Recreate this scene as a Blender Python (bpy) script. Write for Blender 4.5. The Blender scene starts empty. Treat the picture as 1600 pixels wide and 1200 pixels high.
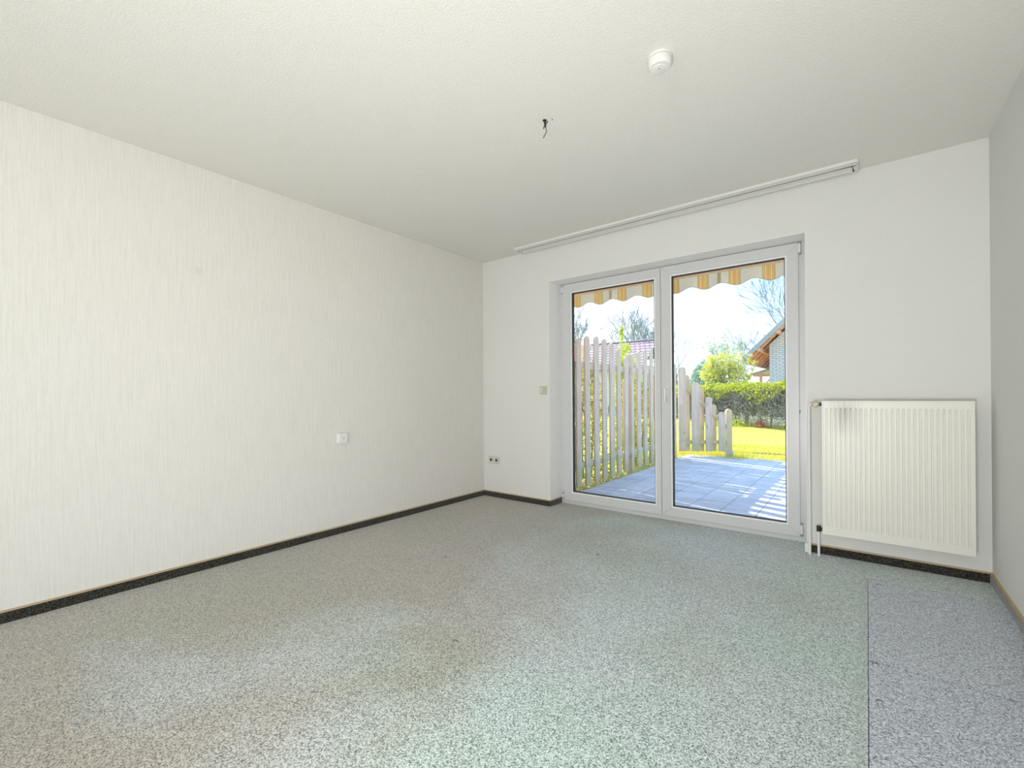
import bpy, bmesh, math, random
import numpy as np
from mathutils import Vector, Matrix
R = random.Random(7)
scn = bpy.context.scene
col = scn.collection
PI = math.pi

# ------------------------------------------------------------------ camera
def setup_camera():
    f, pitch, roll, yaw = 706.572, 0.00124, -0.00697, -0.66530
    fw = Vector((math.sin(yaw)*math.cos(pitch), math.cos(yaw)*math.cos(pitch), math.sin(pitch)))
    r0 = Vector((math.cos(yaw), -math.sin(yaw), 0)); u0 = r0.cross(fw)
    r = r0*math.cos(roll)+u0*math.sin(roll); u = -r0*math.sin(roll)+u0*math.cos(roll)
    cd = bpy.data.cameras.new('camera'); co = bpy.data.objects.new('camera', cd); col.objects.link(co)
    cd.sensor_width = 36; cd.lens = 36*f/1600; cd.shift_y = 17.14/1600
    cd.clip_start = 0.05; cd.clip_end = 300
    m = Matrix((r, u, -fw)).transposed().to_4x4(); m.translation = Vector((3.2541, -3.6516, 1.0702))
    co.matrix_world = m
    scn.camera = co
setup_camera()

# ------------------------------------------------------------------ sky, sun, light, exposure
world = bpy.data.worlds.new('sky'); scn.world = world; world.use_nodes = True
nt = world.node_tree; nt.nodes.clear()
wo = nt.nodes.new('ShaderNodeOutputWorld'); bg = nt.nodes.new('ShaderNodeBackground')
tc = nt.nodes.new('ShaderNodeTexCoord'); sp = nt.nodes.new('ShaderNodeSeparateXYZ'); rp = nt.nodes.new('ShaderNodeValToRGB')
nt.links.new(tc.outputs['Generated'], sp.inputs[0]); nt.links.new(sp.outputs['Z'], rp.inputs[0])
# the clear sky whitens towards the sun, which stands left of the view
dt = nt.nodes.new('ShaderNodeVectorMath'); dt.operation = 'DOT_PRODUCT'; dt.inputs[1].default_value = (-0.95, 0.30, 0.0)
mr = nt.nodes.new('ShaderNodeMapRange'); mr.interpolation_type = 'SMOOTHSTEP'
mr.inputs[1].default_value = 0.42; mr.inputs[2].default_value = 0.66; mr.inputs[3].default_value = 0.0; mr.inputs[4].default_value = 1.0
mxw = nt.nodes.new('ShaderNodeMix'); mxw.data_type = 'RGBA'; mxw.inputs[7].default_value = (0.37, 0.39, 0.42, 1)
nt.links.new(tc.outputs['Generated'], dt.inputs[0]); nt.links.new(dt.outputs['Value'], mr.inputs[0]); nt.links.new(mr.outputs[0], mxw.inputs[0])
nt.links.new(rp.outputs[0], mxw.inputs[6]); nt.links.new(mxw.outputs[2], bg.inputs[0]); nt.links.new(bg.outputs[0], wo.inputs[0])
e = rp.color_ramp.elements
e[0].position = 0.0; e[0].color = (0.38, 0.40, 0.43, 1)
e[1].position = 0.11; e[1].color = (0.29, 0.38, 0.50, 1)
q = e.new(0.26); q.color = (0.20, 0.35, 0.54, 1)
q = e.new(1.0); q.color = (0.23, 0.35, 0.56, 1)
bg.inputs[1].default_value = 1.85

def sun_dir(az_vec, elev):
    h = Vector((az_vec[0], az_vec[1], 0)).normalized()
    return Vector((h.x*math.cos(elev), h.y*math.cos(elev), -math.sin(elev)))
sd = bpy.data.lights.new('sun', 'SUN'); so = bpy.data.objects.new('sun', sd); col.objects.link(so)
sd.energy = 4.0; sd.angle = math.radians(0.55); sd.color = (1.0, 0.93, 0.80)
so.rotation_euler = sun_dir((0.95, -0.30), math.radians(38.5)).to_track_quat('-Z', 'Y').to_euler()

def area(name, loc, direction, sx, sy, energy, color):
    d = bpy.data.lights.new(name, 'AREA'); o = bpy.data.objects.new(name, d); col.objects.link(o)
    d.shape = 'RECTANGLE'; d.size = sx; d.size_y = sy; d.energy = energy; d.color = color
    o.location = loc; o.rotation_euler = Vector(direction).to_track_quat('-Z', 'Z').to_euler()
    return o
# fill lights added behind the camera: from the side, the rear and towards the ceiling
area('side_fill_light', (3.95, -6.1, 1.45), (-0.8, 0.55, 0.0), 1.9, 1.8, 6, (1.0, 0.98, 0.95))
area('rear_fill_light', (2.95, -8.35, 1.25), (-0.05, 1, 0.05), 1.3, 2.2, 33, (1.0, 0.96, 0.91))
area('ceiling_fill_light', (2.95, -3.75, 0.45), (-0.42, 0.62, 0.70), 0.6, 0.6, 20, (1.0, 0.95, 0.915))

scn.view_settings.view_transform = 'Standard'
scn.view_settings.look = 'None'
scn.view_settings.exposure = 1.2
scn.view_settings.gamma = 1.0
scn.view_settings.use_curve_mapping = False

# ------------------------------------------------------------------ materials
def mat(name, rough=0.6, spec=0.5, metallic=0.0):
    m = bpy.data.materials.new(name); m.use_nodes = True
    b = m.node_tree.nodes['Principled BSDF']
    b.inputs['Roughness'].default_value = rough
    b.inputs['Specular IOR Level'].default_value = spec
    b.inputs['Metallic'].default_value = metallic
    return m, m.node_tree, b
def N(t, kind, **kw):
    n = t.nodes.new(kind)
    for k, v in kw.items(): setattr(n, k, v)
    return n
def ramp(t, fac, stops):
    r = t.nodes.new('ShaderNodeValToRGB'); els = r.color_ramp.elements
    while len(els) < len(stops): els.new(0.5)
    for i, (p, c) in enumerate(stops):
        els[i].position = p; els[i].color = (*c, 1)
    t.links.new(fac, r.inputs[0]); return r.outputs[0]
def coords(t, scale=(1, 1, 1), rot=(0, 0, 0), loc=(0, 0, 0)):
    g = t.nodes.new('ShaderNodeNewGeometry'); mp = t.nodes.new('ShaderNodeMapping')
    t.links.new(g.outputs['Position'], mp.inputs[0])
    mp.inputs['Scale'].default_value = scale; mp.inputs['Rotation'].default_value = rot; mp.inputs['Location'].default_value = loc
    return mp.outputs[0]
def noise(t, vec, scale, detail=2, rough=0.5, dist=0.0):
    n = t.nodes.new('ShaderNodeTexNoise'); n.inputs['Scale'].default_value = scale; n.inputs['Detail'].default_value = detail
    n.inputs['Roughness'].default_value = rough; n.inputs['Distortion'].default_value = dist
    if vec is not None: t.links.new(vec, n.inputs['Vector'])
    return n.outputs['Fac']
def bump(t, b, h, strength, dist):
    n = t.nodes.new('ShaderNodeBump'); n.inputs['Strength'].default_value = strength; n.inputs['Distance'].default_value = dist
    t.links.new(h, n.inputs['Height']); t.links.new(n.outputs[0], b.inputs['Normal'])
def mixc(t, fac, a, b_, mode='MIX'):
    n = t.nodes.new('ShaderNodeMix'); n.data_type = 'RGBA'; n.blend_type = mode
    for s, v in ((0, fac), (6, a), (7, b_)):
        if hasattr(v, 'links'): t.links.new(v, n.inputs[s])
        elif s == 0: n.inputs[0].default_value = v
        else: n.inputs[s].default_value = (*v, 1)
    return n.outputs[2]
def math_(t, op, a, b_=0.0, c=0.0):
    n = t.nodes.new('ShaderNodeMath'); n.operation = op
    for i, v in enumerate((a, b_, c)):
        if hasattr(v, 'links'): t.links.new(v, n.inputs[i])
        else: n.inputs[i].default_value = v
    return n.outputs[0]
def plain(name, c, rough=0.5, spec=0.5, metallic=0.0, var=0.05, scale=30.0):
    m, t, b = mat(name, rough, spec, metallic)
    f = noise(t, coords(t), scale, 3)
    t.links.new(ramp(t, f, [(0.3, tuple(x*(1-var) for x in c)), (0.7, tuple(min(1, x*(1+var)) for x in c))]), b.inputs['Base Color'])
    return m

def wallpaper_striped():
    m, t, b = mat('striped_relief_wallpaper', 0.85, 0.2)
    v = coords(t, (95, 95, 5)); f = noise(t, v, 1.0, 3, 0.6)
    v2 = coords(t, (260, 260, 30)); f2 = noise(t, v2, 1.0, 2, 0.5)
    h = math_(t, 'ADD', math_(t, 'MULTIPLY', f, 0.7), math_(t, 'MULTIPLY', f2, 0.3))
    big = noise(t, coords(t), 0.8, 2)
    base = ramp(t, big, [(0.3, (0.765, 0.757, 0.705)), (0.7, (0.785, 0.768, 0.73))])
    c1 = mixc(t, ramp(t, h, [(0.38, (0.42,)*3), (0.56, (0, 0, 0))]), base, (0.66, 0.65, 0.605))
    # faint yellowish mark where something once hung
    g = t.nodes.new('ShaderNodeNewGeometry'); d = t.nodes.new('ShaderNodeVectorMath'); d.operation = 'DISTANCE'
    t.links.new(g.outputs['Position'], d.inputs[0]); d.inputs[1].default_value = (0, -2.644, 1.857)
    k = ramp(t, d.outputs['Value'], [(0.0, (0.22,)*3), (0.035, (0, 0, 0))])
    t.links.new(mixc(t, k, c1, (0.45, 0.42, 0.30)), b.inputs['Base Color'])
    bump(t, b, h, 0.48, 0.005)
    return m
def woodchip(name, c, strength, scale, aniso=(1, 1, 1)):
    m, t, b = mat(name, 0.85, 0.2)
    f = noise(t, coords(t, aniso), scale, 3, 0.6)
    k = ramp(t, f, [(0.38, (0, 0, 0)), (0.62, (1, 1, 1))])
    t.links.new(mixc(t, k, tuple(x*0.975 for x in c), c), b.inputs['Base Color'])
    bump(t, b, k, strength, 0.003)
    return m
def carpet(name, dark, mid, light, band=False, blotch=None):
    m, t, b = mat(name, 0.95, 0.15)
    v = coords(t)
    f = noise(t, v, 190, 3, 0.75)
    vo = N(t, 'ShaderNodeTexVoronoi'); vo.inputs['Scale'].default_value = 240; t.links.new(v, vo.inputs['Vector'])
    sc = N(t, 'ShaderNodeSeparateColor'); t.links.new(vo.outputs['Color'], sc.inputs[0])
    s = math_(t, 'ADD', math_(t, 'MULTIPLY', f, 0.65), math_(t, 'MULTIPLY', sc.outputs[0], 0.35))
    c = ramp(t, s, [(0.30, dark), (0.50, mid), (0.70, light)])
    if blotch:
        bl = noise(t, coords(t, (1, 1, 1), (0, 0, 0), (3.1, 1.7, 0)), 0.85, 3, 0.55, 0.3)
        sx = N(t, 'ShaderNodeSeparateXYZ'); t.links.new(v, sx.inputs[0])
        # darker brown zone on the side of the striped wall, broken up by noise
        gx = math_(t, 'SUBTRACT', 1.12, math_(t, 'MULTIPLY', sx.outputs['X'], 0.36))
        w = math_(t, 'ADD', gx, math_(t, 'MULTIPLY', math_(t, 'SUBTRACT', bl, 0.5), 1.8))
        c = mixc(t, ramp(t, w, [(0.15, (0, 0, 0)), (0.75, (0.85,)*3)]), c, mixc(t, 1.0, c, (0.74, 0.56, 0.44), 'MULTIPLY'))
        g2 = noise(t, coords(t, (1, 1, 1), (0, 0, 0), (9, 4, 0)), 1.1, 2, 0.5)
        c = mixc(t, ramp(t, g2, [(0.45, (0, 0, 0)), (0.62, (0.6,)*3)]), c, mixc(t, 1.0, c, (0.88, 1.0, 0.90), 'MULTIPLY'))
    if band:
        sx2 = N(t, 'ShaderNodeSeparateXYZ'); t.links.new(v, sx2.inputs[0])
        bx = ramp(t, math_(t, 'ABSOLUTE', math_(t, 'SUBTRACT', sx2.outputs['X'], 3.232)), [(0.012, (0.28,)*3), (0.022, (0, 0, 0))])
        c = mixc(t, bx, c, (0.40, 0.50, 0.43))
    t.links.new(c, b.inputs['Base Color'])
    bump(t, b, s, 0.7, 0.006)
    b.inputs['Sheen Weight'].default_value = 0.7; b.inputs['Sheen Roughness'].default_value = 0.35
    return m
def wood(name, a, b_, green=0.0, scale=1.0):
    m, t, b = mat(name, 0.85, 0.2)
    oi = N(t, 'ShaderNodeObjectInfo')
    g = t.nodes.new('ShaderNodeNewGeometry'); mp = t.nodes.new('ShaderNodeVectorMath'); mp.operation = 'ADD'
    t.links.new(g.outputs['Position'], mp.inputs[0])
    cx = N(t, 'ShaderNodeCombineXYZ'); t.links.new(math_(t, 'MULTIPLY', oi.outputs['Random'], 37.0), cx.inputs[0]); t.links.new(cx.outputs[0], mp.inputs[1])
    mm = t.nodes.new('ShaderNodeMapping'); mm.inputs['Scale'].default_value = (30*scale, 30*scale, 2.0*scale); t.links.new(mp.outputs[0], mm.inputs[0])
    f = noise(t, mm.outputs[0], 1.0, 4, 0.6, 0.6)
    c = ramp(t, f, [(0.25, a), (0.75, b_)])
    vo = N(t, 'ShaderNodeTexVoronoi'); vo.inputs['Scale'].default_value = 1.0
    m3 = t.nodes.new('ShaderNodeMapping'); m3.inputs['Scale'].default_value = (9, 9, 3.5); t.links.new(mp.outputs[0], m3.inputs[0]); t.links.new(m3.outputs[0], vo.inputs['Vector'])
    c = mixc(t, ramp(t, vo.outputs['Distance'], [(0.06, (0.7,)*3), (0.14, (0, 0, 0))]), c, tuple(x*0.45 for x in a))
    if green:
        # algae creeping up from the ground
        sz = N(t, 'ShaderNodeSeparateXYZ'); t.links.new(g.outputs['Position'], sz.inputs[0])
        n2 = noise(t, mp.outputs[0], 4.0, 3)
        w = math_(t, 'ADD', math_(t, 'MULTIPLY', sz.outputs['Z'], -0.75), math_(t, 'MULTIPLY', n2, 1.3))
        c = mixc(t, ramp(t, w, [(0.15, (0, 0, 0)), (0.65, (green,)*3)]), c, (0.36, 0.38, 0.12))
    t.links.new(c, b.inputs['Base Color'])
    bump(t, b, f, 0.3, 0.003)
    return m
def leaves(name, cols, rough=0.55, trans=0.35):
    m, t, b = mat(name, rough, 0.3)
    g = t.nodes.new('ShaderNodeNewGeometry')
    stops = [(i/(len(cols)-1), c) for i, c in enumerate(cols)]
    c = ramp(t, g.outputs['Random Per Island'], stops)
    t.links.new(c, b.inputs['Base Color'])
    tr = t.nodes.new('ShaderNodeBsdfTranslucent'); t.links.new(c, tr.inputs[0])
    mx = t.nodes.new('ShaderNodeMixShader'); mx.inputs[0].default_value = trans
    out = t.nodes['Material Output']
    t.links.new(b.outputs[0], mx.inputs[1]); t.links.new(tr.outputs[0], mx.inputs[2]); t.links.new(mx.outputs[0], out.inputs[0])
    return m
def glass():
    m = bpy.data.materials.new('window_glass'); m.use_nodes = True; t = m.node_tree; t.nodes.clear()
    o = t.nodes.new('ShaderNodeOutputMaterial'); tr = t.nodes.new('ShaderNodeBsdfTransparent'); gl = t.nodes.new('ShaderNodeBsdfGlossy')
    gl.inputs['Roughness'].default_value = 0.0
    fr = t.nodes.new('ShaderNodeFresnel'); fr.inputs[0].default_value = 1.45
    nz = noise(t, coords(t), 1.5, 2)
    tr_c = ramp(t, nz, [(0.0, (0.955, 0.97, 0.965)), (1.0, (0.965, 0.975, 0.97))]); t.links.new(tr_c, tr.inputs[0])
    mx = t.nodes.new('ShaderNodeMixShader'); t.links.new(fr.outputs[0], mx.inputs[0])
    t.links.new(tr.outputs[0], mx.inputs[1]); t.links.new(gl.outputs[0], mx.inputs[2]); t.links.new(mx.outputs[0], o.inputs[0])
    return m
def tile_mat():
    m, t, b = mat('grey_stone_tile', 0.6, 0.35)
    oi = N(t, 'ShaderNodeObjectInfo')
    v = coords(t, (1, 1, 1))
    f = noise(t, v, 5.0, 5, 0.65, 0.8)
    f2 = noise(t, coords(t, (3.0, 14, 1), (0, 0, 0.2)), 1.0, 3, 0.6, 0.5)
    s = math_(t, 'ADD', math_(t, 'MULTIPLY', f, 0.55), math_(t, 'ADD', math_(t, 'MULTIPLY', f2, 0.35), math_(t, 'MULTIPLY', oi.outputs['Random'], 0.14)))
    t.links.new(ramp(t, s, [(0.32, (0.40, 0.40, 0.44)), (0.72, (0.66, 0.66, 0.71))]), b.inputs['Base Color'])
    bump(t, b, f, 0.2, 0.003)
    return m
def brick_mat(name, c1, c2, mortar, w, h, ms=0.010):
    m, t, b = mat(name, 0.85, 0.2)
    g = t.nodes.new('ShaderNodeNewGeometry'); s = N(t, 'ShaderNodeSeparateXYZ'); c = N(t, 'ShaderNodeCombineXYZ')
    t.links.new(g.outputs['Position'], s.inputs[0]); t.links.new(math_(t, 'ADD', s.outputs['X'], s.outputs['Y']), c.inputs[0]); t.links.new(s.outputs['Z'], c.inputs[1])
    br = N(t, 'ShaderNodeTexBrick'); t.links.new(c.outputs[0], br.inputs['Vector'])
    br.inputs['Color1'].default_value = (*c1, 1); br.inputs['Color2'].default_value = (*c2, 1); br.inputs['Mortar'].default_value = (*mortar, 1)
    br.inputs['Scale'].default_value = 1.0; br.inputs['Brick Width'].default_value = w; br.inputs['Row Height'].default_value = h
    br.inputs['Mortar Size'].default_value = ms; br.inputs['Mortar Smooth'].default_value = 0.2
    t.links.new(br.outputs['Color'], b.inputs['Base Color'])
    bump(t, b, br.outputs['Fac'], -0.4, 0.01)
    return m
def valance_mat():
    m, t, b = mat('striped_awning_fabric', 0.8, 0.2)
    g = t.nodes.new('ShaderNodeNewGeometry'); s = N(t, 'ShaderNodeSeparateXYZ'); t.links.new(g.outputs['Position'], s.inputs[0])
    # stripe groups repeat every 0.285 m along the awning (pattern printed across the cloth)
    p = math_(t, 'FRACT', math_(t, 'DIVIDE', math_(t, 'ADD', s.outputs['X'], 10.0-0.59+0.1425), 0.285))
    W_, Y_, O_, G_ = (0.80, 0.79, 0.74), (0.80, 0.64, 0.30), (0.80, 0.56, 0.34), (0.60, 0.56, 0.42)
    r = t.nodes.new('ShaderNodeValToRGB'); r.color_ramp.interpolation = 'CONSTANT'; els = r.color_ramp.elements
    st = [(0, W_), (0.31, G_), (0.33, Y_), (0.40, W_), (0.42, Y_), (0.48, O_), (0.50, Y_), (0.56, W_), (0.58, Y_), (0.66, G_), (0.68, W_)]
    while len(els) < len(st): els.new(0.5)
    for i, (pp, cc) in enumerate(st): els[i].position = pp; els[i].color = (*cc, 1)
    t.links.new(p, r.inputs[0])
    p2 = math_(t, 'FRACT', math_(t, 'DIVIDE', math_(t, 'ADD', s.outputs['X'], 10.0-0.715), 1.14))
    thin = ramp(t, math_(t, 'ABSOLUTE', math_(t, 'SUBTRACT', p2, 0.02)), [(0.013, (1, 1, 1)), (0.014, (0, 0, 0))])
    c = mixc(t, thin, r.outputs[0], G_)
    t.links.new(c, b.inputs['Base Color'])
    tr = t.nodes.new('ShaderNodeBsdfTranslucent'); t.links.new(c, tr.inputs[0])
    mx = t.nodes.new('ShaderNodeMixShader'); mx.inputs[0].default_value = 0.5
    t.links.new(b.outputs[0], mx.inputs[1]); t.links.new(tr.outputs[0], mx.inputs[2]); t.links.new(mx.outputs[0], t.nodes['Material Output'].inputs[0])
    return m
def radiator_mat():
    m, t, b = mat('radiator_enamel', 0.35, 0.5)
    g = t.nodes.new('ShaderNodeNewGeometry'); s = N(t, 'ShaderNodeSeparateXYZ'); t.links.new(g.outputs['Position'], s.inputs[0])
    # dust streaks baked on below the top edge near the valve
    dz = ramp(t, math_(t, 'SUBTRACT', 1.0, s.outputs['Z']), [(0.0, (0.6,)*3), (0.03, (1, 1, 1)), (0.22, (0, 0, 0))])
    dx = ramp(t, math_(t, 'ABSOLUTE', math_(t, 'SUBTRACT', s.outputs['X'], 3.145)), [(0.02, (1, 1, 1)), (0.10, (0, 0, 0))])
    st = noise(t, coords(t, (120, 1, 4)), 1.0, 2)
    f = math_(t, 'MULTIPLY', math_(t, 'MULTIPLY', dz, dx), ramp(t, st, [(0.35, (0.2,)*3), (0.65, (0.75,)*3)]))
    t.links.new(mixc(t, f, (0.80, 0.80, 0.735), (0.30, 0.30, 0.29)), b.inputs['Base Color'])
    return m

M = {}
M['wall_left'] = wallpaper_striped()
M['wall_back'] = woodchip('fine_woodchip_wallpaper', (0.78, 0.79, 0.765), 0.25, 160, (1, 1, 2.2))
M['ceiling'] = woodchip('woodchip_ceiling_paint', (0.84, 0.835, 0.79), 0.36, 110)
M['carpet'] = carpet('speckled_loop_carpet', (0.11, 0.13, 0.13), (0.54, 0.63, 0.64), (0.90, 0.98, 0.98), True, True)
M['carpet_blue'] = carpet('speckled_bluish_carpet', (0.12, 0.135, 0.165), (0.53, 0.585, 0.68), (0.88, 0.94, 1.0))
M['carpet_skirting'] = carpet('dark_carpet_skirting', (0.010, 0.010, 0.009), (0.028, 0.027, 0.023), (0.10, 0.095, 0.08))
M['tan'] = plain('tan_skirting_edge', (0.50, 0.38, 0.22), 0.6)
M['upvc'] = plain('white_plastic_frame', (0.64, 0.655, 0.66), 0.28, 0.5, var=0.01)
M['bead'] = plain('white_glazing_bead', (0.88, 0.88, 0.88), 0.3, var=0.01)
M['reveal'] = plain('daylit_reveal_white', (0.93, 0.93, 0.92), 0.5, var=0.005)  # whiter than the walls: daylight bounce put into the colour
M['rubber'] = plain('black_rubber', (0.02, 0.02, 0.02), 0.6)
M['glass'] = glass()
M['white_metal'] = plain('white_lacquered_metal', (0.80, 0.81, 0.80), 0.3, var=0.02)
M['plastic'] = plain('white_plastic', (0.80, 0.80, 0.77), 0.35, var=0.02)
M['old_plastic'] = plain('yellowed_plastic', (0.56, 0.55, 0.44), 0.4, var=0.03)
M['socket'] = plain('ivory_socket_plastic', (0.66, 0.66, 0.60), 0.4, var=0.03)
M['dark'] = plain('dark_recess', (0.03, 0.03, 0.03), 0.8)
M['slot'] = plain('grey_slot', (0.16, 0.16, 0.155), 0.7)
M['steel'] = plain('zinc_steel', (0.45, 0.45, 0.44), 0.3, 0.5, 0.8)
M['radiator'] = radiator_mat()
M['beige'] = plain('beige_valve_head', (0.55, 0.51, 0.37), 0.4)
M['black'] = plain('black_metal', (0.012, 0.012, 0.012), 0.4)
M['outer_wall'] = brick_mat('outer_brick', (0.42, 0.20, 0.13), (0.50, 0.26, 0.17), (0.5, 0.48, 0.45), 0.25, 0.075)
M['tile'] = tile_mat()
M['joint'] = plain('tile_joint_mortar', (0.20, 0.20, 0.23), 0.9)
M['fence'] = wood('weathered_fence_wood', (0.56, 0.42, 0.34), (0.82, 0.68, 0.58), 0.55)
M['fence_new'] = wood('pale_fence_wood', (0.52, 0.39, 0.24), (0.76, 0.60, 0.40), 0.3)
M['gravel'] = plain('mossy_gravel', (0.55, 0.50, 0.26), 0.9, var=0.4, scale=60)
M['lawn'] = plain('lawn_soil_green', (0.52, 0.50, 0.09), 0.95, var=0.25, scale=6)
M['blade'] = leaves('grass_blades', [(0.62, 0.58, 0.08), (0.74, 0.66, 0.14), (0.50, 0.52, 0.07)])
M['hedge_leaf'] = leaves('hedge_leaves', [(0.62, 0.60, 0.03), (0.42, 0.52, 0.05), (0.70, 0.66, 0.08), (0.20, 0.32, 0.07)])
M['hedge_twig'] = leaves('bare_hedge_twigs', [(0.20, 0.19, 0.18), (0.34, 0.33, 0.32), (0.26, 0.27, 0.24), (0.12, 0.13, 0.12)], 0.8, 0.0)
M['shrub_leaf'] = leaves('young_shrub_leaves', [(0.50, 0.62, 0.06), (0.66, 0.70, 0.12), (0.34, 0.48, 0.05)])
M['climber_leaf'] = leaves('backlit_climber_leaves', [(0.52, 0.56, 0.10), (0.20, 0.26, 0.05), (0.66, 0.64, 0.22), (0.40, 0.30, 0.12)])
M['pine'] = leaves('blue_green_needles', [(0.42, 0.56, 0.50), (0.52, 0.64, 0.50), (0.34, 0.46, 0.46)], 0.7, 0.2)
M['spring'] = leaves('spring_leaves', [(0.78, 0.76, 0.14), (0.66, 0.70, 0.18), (0.86, 0.82, 0.28)])
M['budding'] = leaves('pale_budding_leaves', [(0.50, 0.58, 0.30), (0.40, 0.50, 0.30), (0.55, 0.60, 0.42)])
M['bark'] = plain('pale_bark', (0.27, 0.32, 0.37), 0.9, var=0.15)
M['bark_dark'] = plain('grey_bark', (0.24, 0.25, 0.28), 0.9, var=0.15)
M['flower'] = leaves('orange_leaves', [(0.80, 0.30, 0.12), (0.85, 0.45, 0.25), (0.70, 0.25, 0.12)])
M['blossom'] = leaves('white_blossom', [(0.85, 0.80, 0.80), (0.80, 0.72, 0.75), (0.9, 0.88, 0.86)])
M['valance'] = valance_mat()
M['peach'] = leaves('peach_awning_cloth', [(0.86, 0.62, 0.44), (0.86, 0.62, 0.44)], 0.8, 0.55)
M['awning_bar'] = plain('peach_awning_bar', (0.88, 0.66, 0.48), 0.4)
M['roof_tile'] = brick_mat('purple_clay_tiles', (0.46, 0.33, 0.35), (0.54, 0.41, 0.43), (0.18, 0.12, 0.15), 0.28, 0.17, 0.028)
M['red_tile'] = brick_mat('red_clay_tiles', (0.62, 0.22, 0.16), (0.66, 0.27, 0.20), (0.35, 0.14, 0.10), 0.24, 0.20)
M['render'] = plain('pale_render', (0.62, 0.58, 0.52), 0.9)
M['white_brick'] = brick_mat('whitewashed_brick', (0.74, 0.72, 0.76), (0.84, 0.82, 0.84), (0.40, 0.40, 0.54), 0.26, 0.082, 0.016)
M['slate'] = plain('grey_roof_verge', (0.36, 0.39, 0.42), 0.7)
M['redwood'] = wood('red_brown_soffit', (0.80, 0.38, 0.28), (0.92, 0.52, 0.42), 0, 0.5)
M['cream_wood'] = plain('cream_painted_wood', (0.80, 0.72, 0.56), 0.6)
M['gutter'] = plain('zinc_gutter', (0.50, 0.52, 0.50), 0.4, 0.5, 0.3)
M['thread'] = plain('dark_thread', (0.03, 0.03, 0.03), 0.9)

# ------------------------------------------------------------------ mesh helpers
class MB:
    def __init__(s): s.v = []; s.f = []
    def add(s, vs, fs):
        o = len(s.v); s.v += [tuple(v) for v in vs]; s.f += [tuple(i+o for i in f) for f in fs]; return s
    def box(s, x0, x1, y0, y1, z0, z1):
        return s.add([(x0,y0,z0),(x1,y0,z0),(x1,y1,z0),(x0,y1,z0),(x0,y0,z1),(x1,y0,z1),(x1,y1,z1),(x0,y1,z1)],
              [(0,3,2,1),(4,5,6,7),(0,1,5,4),(1,2,6,5),(2,3,7,6),(3,0,4,7)])
    def tube(s, pts, rad, n=8, caps=True):
        pts = [Vector(p) for p in pts]
        if not hasattr(rad, '__len__'): rad = [rad]*len(pts)
        rings = []; up = None
        for i, p in enumerate(pts):
            d = (pts[min(i+1, len(pts)-1)]-pts[max(i-1, 0)]).normalized()
            if up is None: up = Vector((0, 0, 1)) if abs(d.z) < 0.9 else Vector((1, 0, 0))
            a = (up-d*up.dot(d)).normalized(); b = d.cross(a); up = a
            rings.append([p+(a*math.cos(2*PI*k/n)+b*math.sin(2*PI*k/n))*rad[i] for k in range(n)])
        o = [v for r in rings for v in r]; f = []
        for i in range(len(rings)-1):
            for k in range(n):
                f.append((i*n+k, i*n+(k+1) % n, (i+1)*n+(k+1) % n, (i+1)*n+k))
        if caps: f.append(tuple(range(n-1, -1, -1))); f.append(tuple((len(rings)-1)*n+k for k in range(n)))
        return s.add(o, f)
    def lathe(s, prof, origin=(0, 0, 0), axis='z', n=32):
        # prof: list of (radius, height)
        o = []; f = []
        for r, h in prof:
            for k in range(n):
                a = 2*PI*k/n; x, y = r*math.cos(a), r*math.sin(a)
                p = {'z': (x, y, h), 'y': (x, h, y), 'x': (h, x, y)}[axis]
                o.append((p[0]+origin[0], p[1]+origin[1], p[2]+origin[2]))
        for i in range(len(prof)-1):
            for k in range(n): f.append((i*n+k, i*n+(k+1) % n, (i+1)*n+(k+1) % n, (i+1)*n+k))
        f.append(tuple(range(n-1, -1, -1))); f.append(tuple((len(prof)-1)*n+k for k in range(n)))
        return s.add(o, f)
    def prism(s, outline, y0, y1):   # outline in (x,z), extruded in y
        n = len(outline)
        o = [(x, y0, z) for x, z in outline]+[(x, y1, z) for x, z in outline]
        f = [tuple(range(n)), tuple(range(2*n-1, n-1, -1))]+[(i, i+n, (i+1) % n+n, (i+1) % n) for i in range(n)]
        return s.add(o, f)
    def ring(s, x0, x1, z0, z1, w, y0, y1, wb=None):  # mitred rectangular frame in the xz plane
        wb = w if wb is None else wb
        O = [(x0, z0), (x1, z0), (x1, z1), (x0, z1)]; I = [(x0+w, z0+wb), (x1-w, z0+wb), (x1-w, z1-w), (x0+w, z1-w)]
        for i in range(4):
            j = (i+1) % 4
            s.prism([O[i], O[j], I[j], I[i]], y0, y1)
        return s
    def map(s, fn): s.v = [tuple(fn(Vector(v))) for v in s.v]; return s
    def build(s, name, m, parent=None, smooth=False, bevel=0.0, seg=2, fix=True):
        me = bpy.data.meshes.new(name)
        off = Vector((0, 0, 0))
        p = parent
        while p is not None: off += Vector(p.location); p = p.parent
        me.from_pydata([tuple(Vector(v)-off) for v in s.v], [], s.f)
        if fix:
            bm = bmesh.new(); bm.from_mesh(me)
            bmesh.ops.recalc_face_normals(bm, faces=bm.faces); bm.to_mesh(me); bm.free()
        if smooth:
            me.polygons.foreach_set('use_smooth', [True]*len(me.polygons))
            try: me.set_sharp_from_angle(angle=math.radians(40))
            except Exception: pass
        me.materials.append(m)
        o = bpy.data.objects.new(name, me); col.objects.link(o)
        if parent is not None: o.parent = parent
        if bevel:
            b = o.modifiers.new('bevel', 'BEVEL'); b.width = bevel; b.segments = seg; b.limit_method = 'ANGLE'; b.angle_limit = math.radians(40)
        return o
def tag(o, label=None, cat=None, group=None, kind=None):
    if label: o['label'] = label
    if cat: o['category'] = cat
    if group: o['group'] = group
    if kind: o['kind'] = kind
    return o
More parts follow.
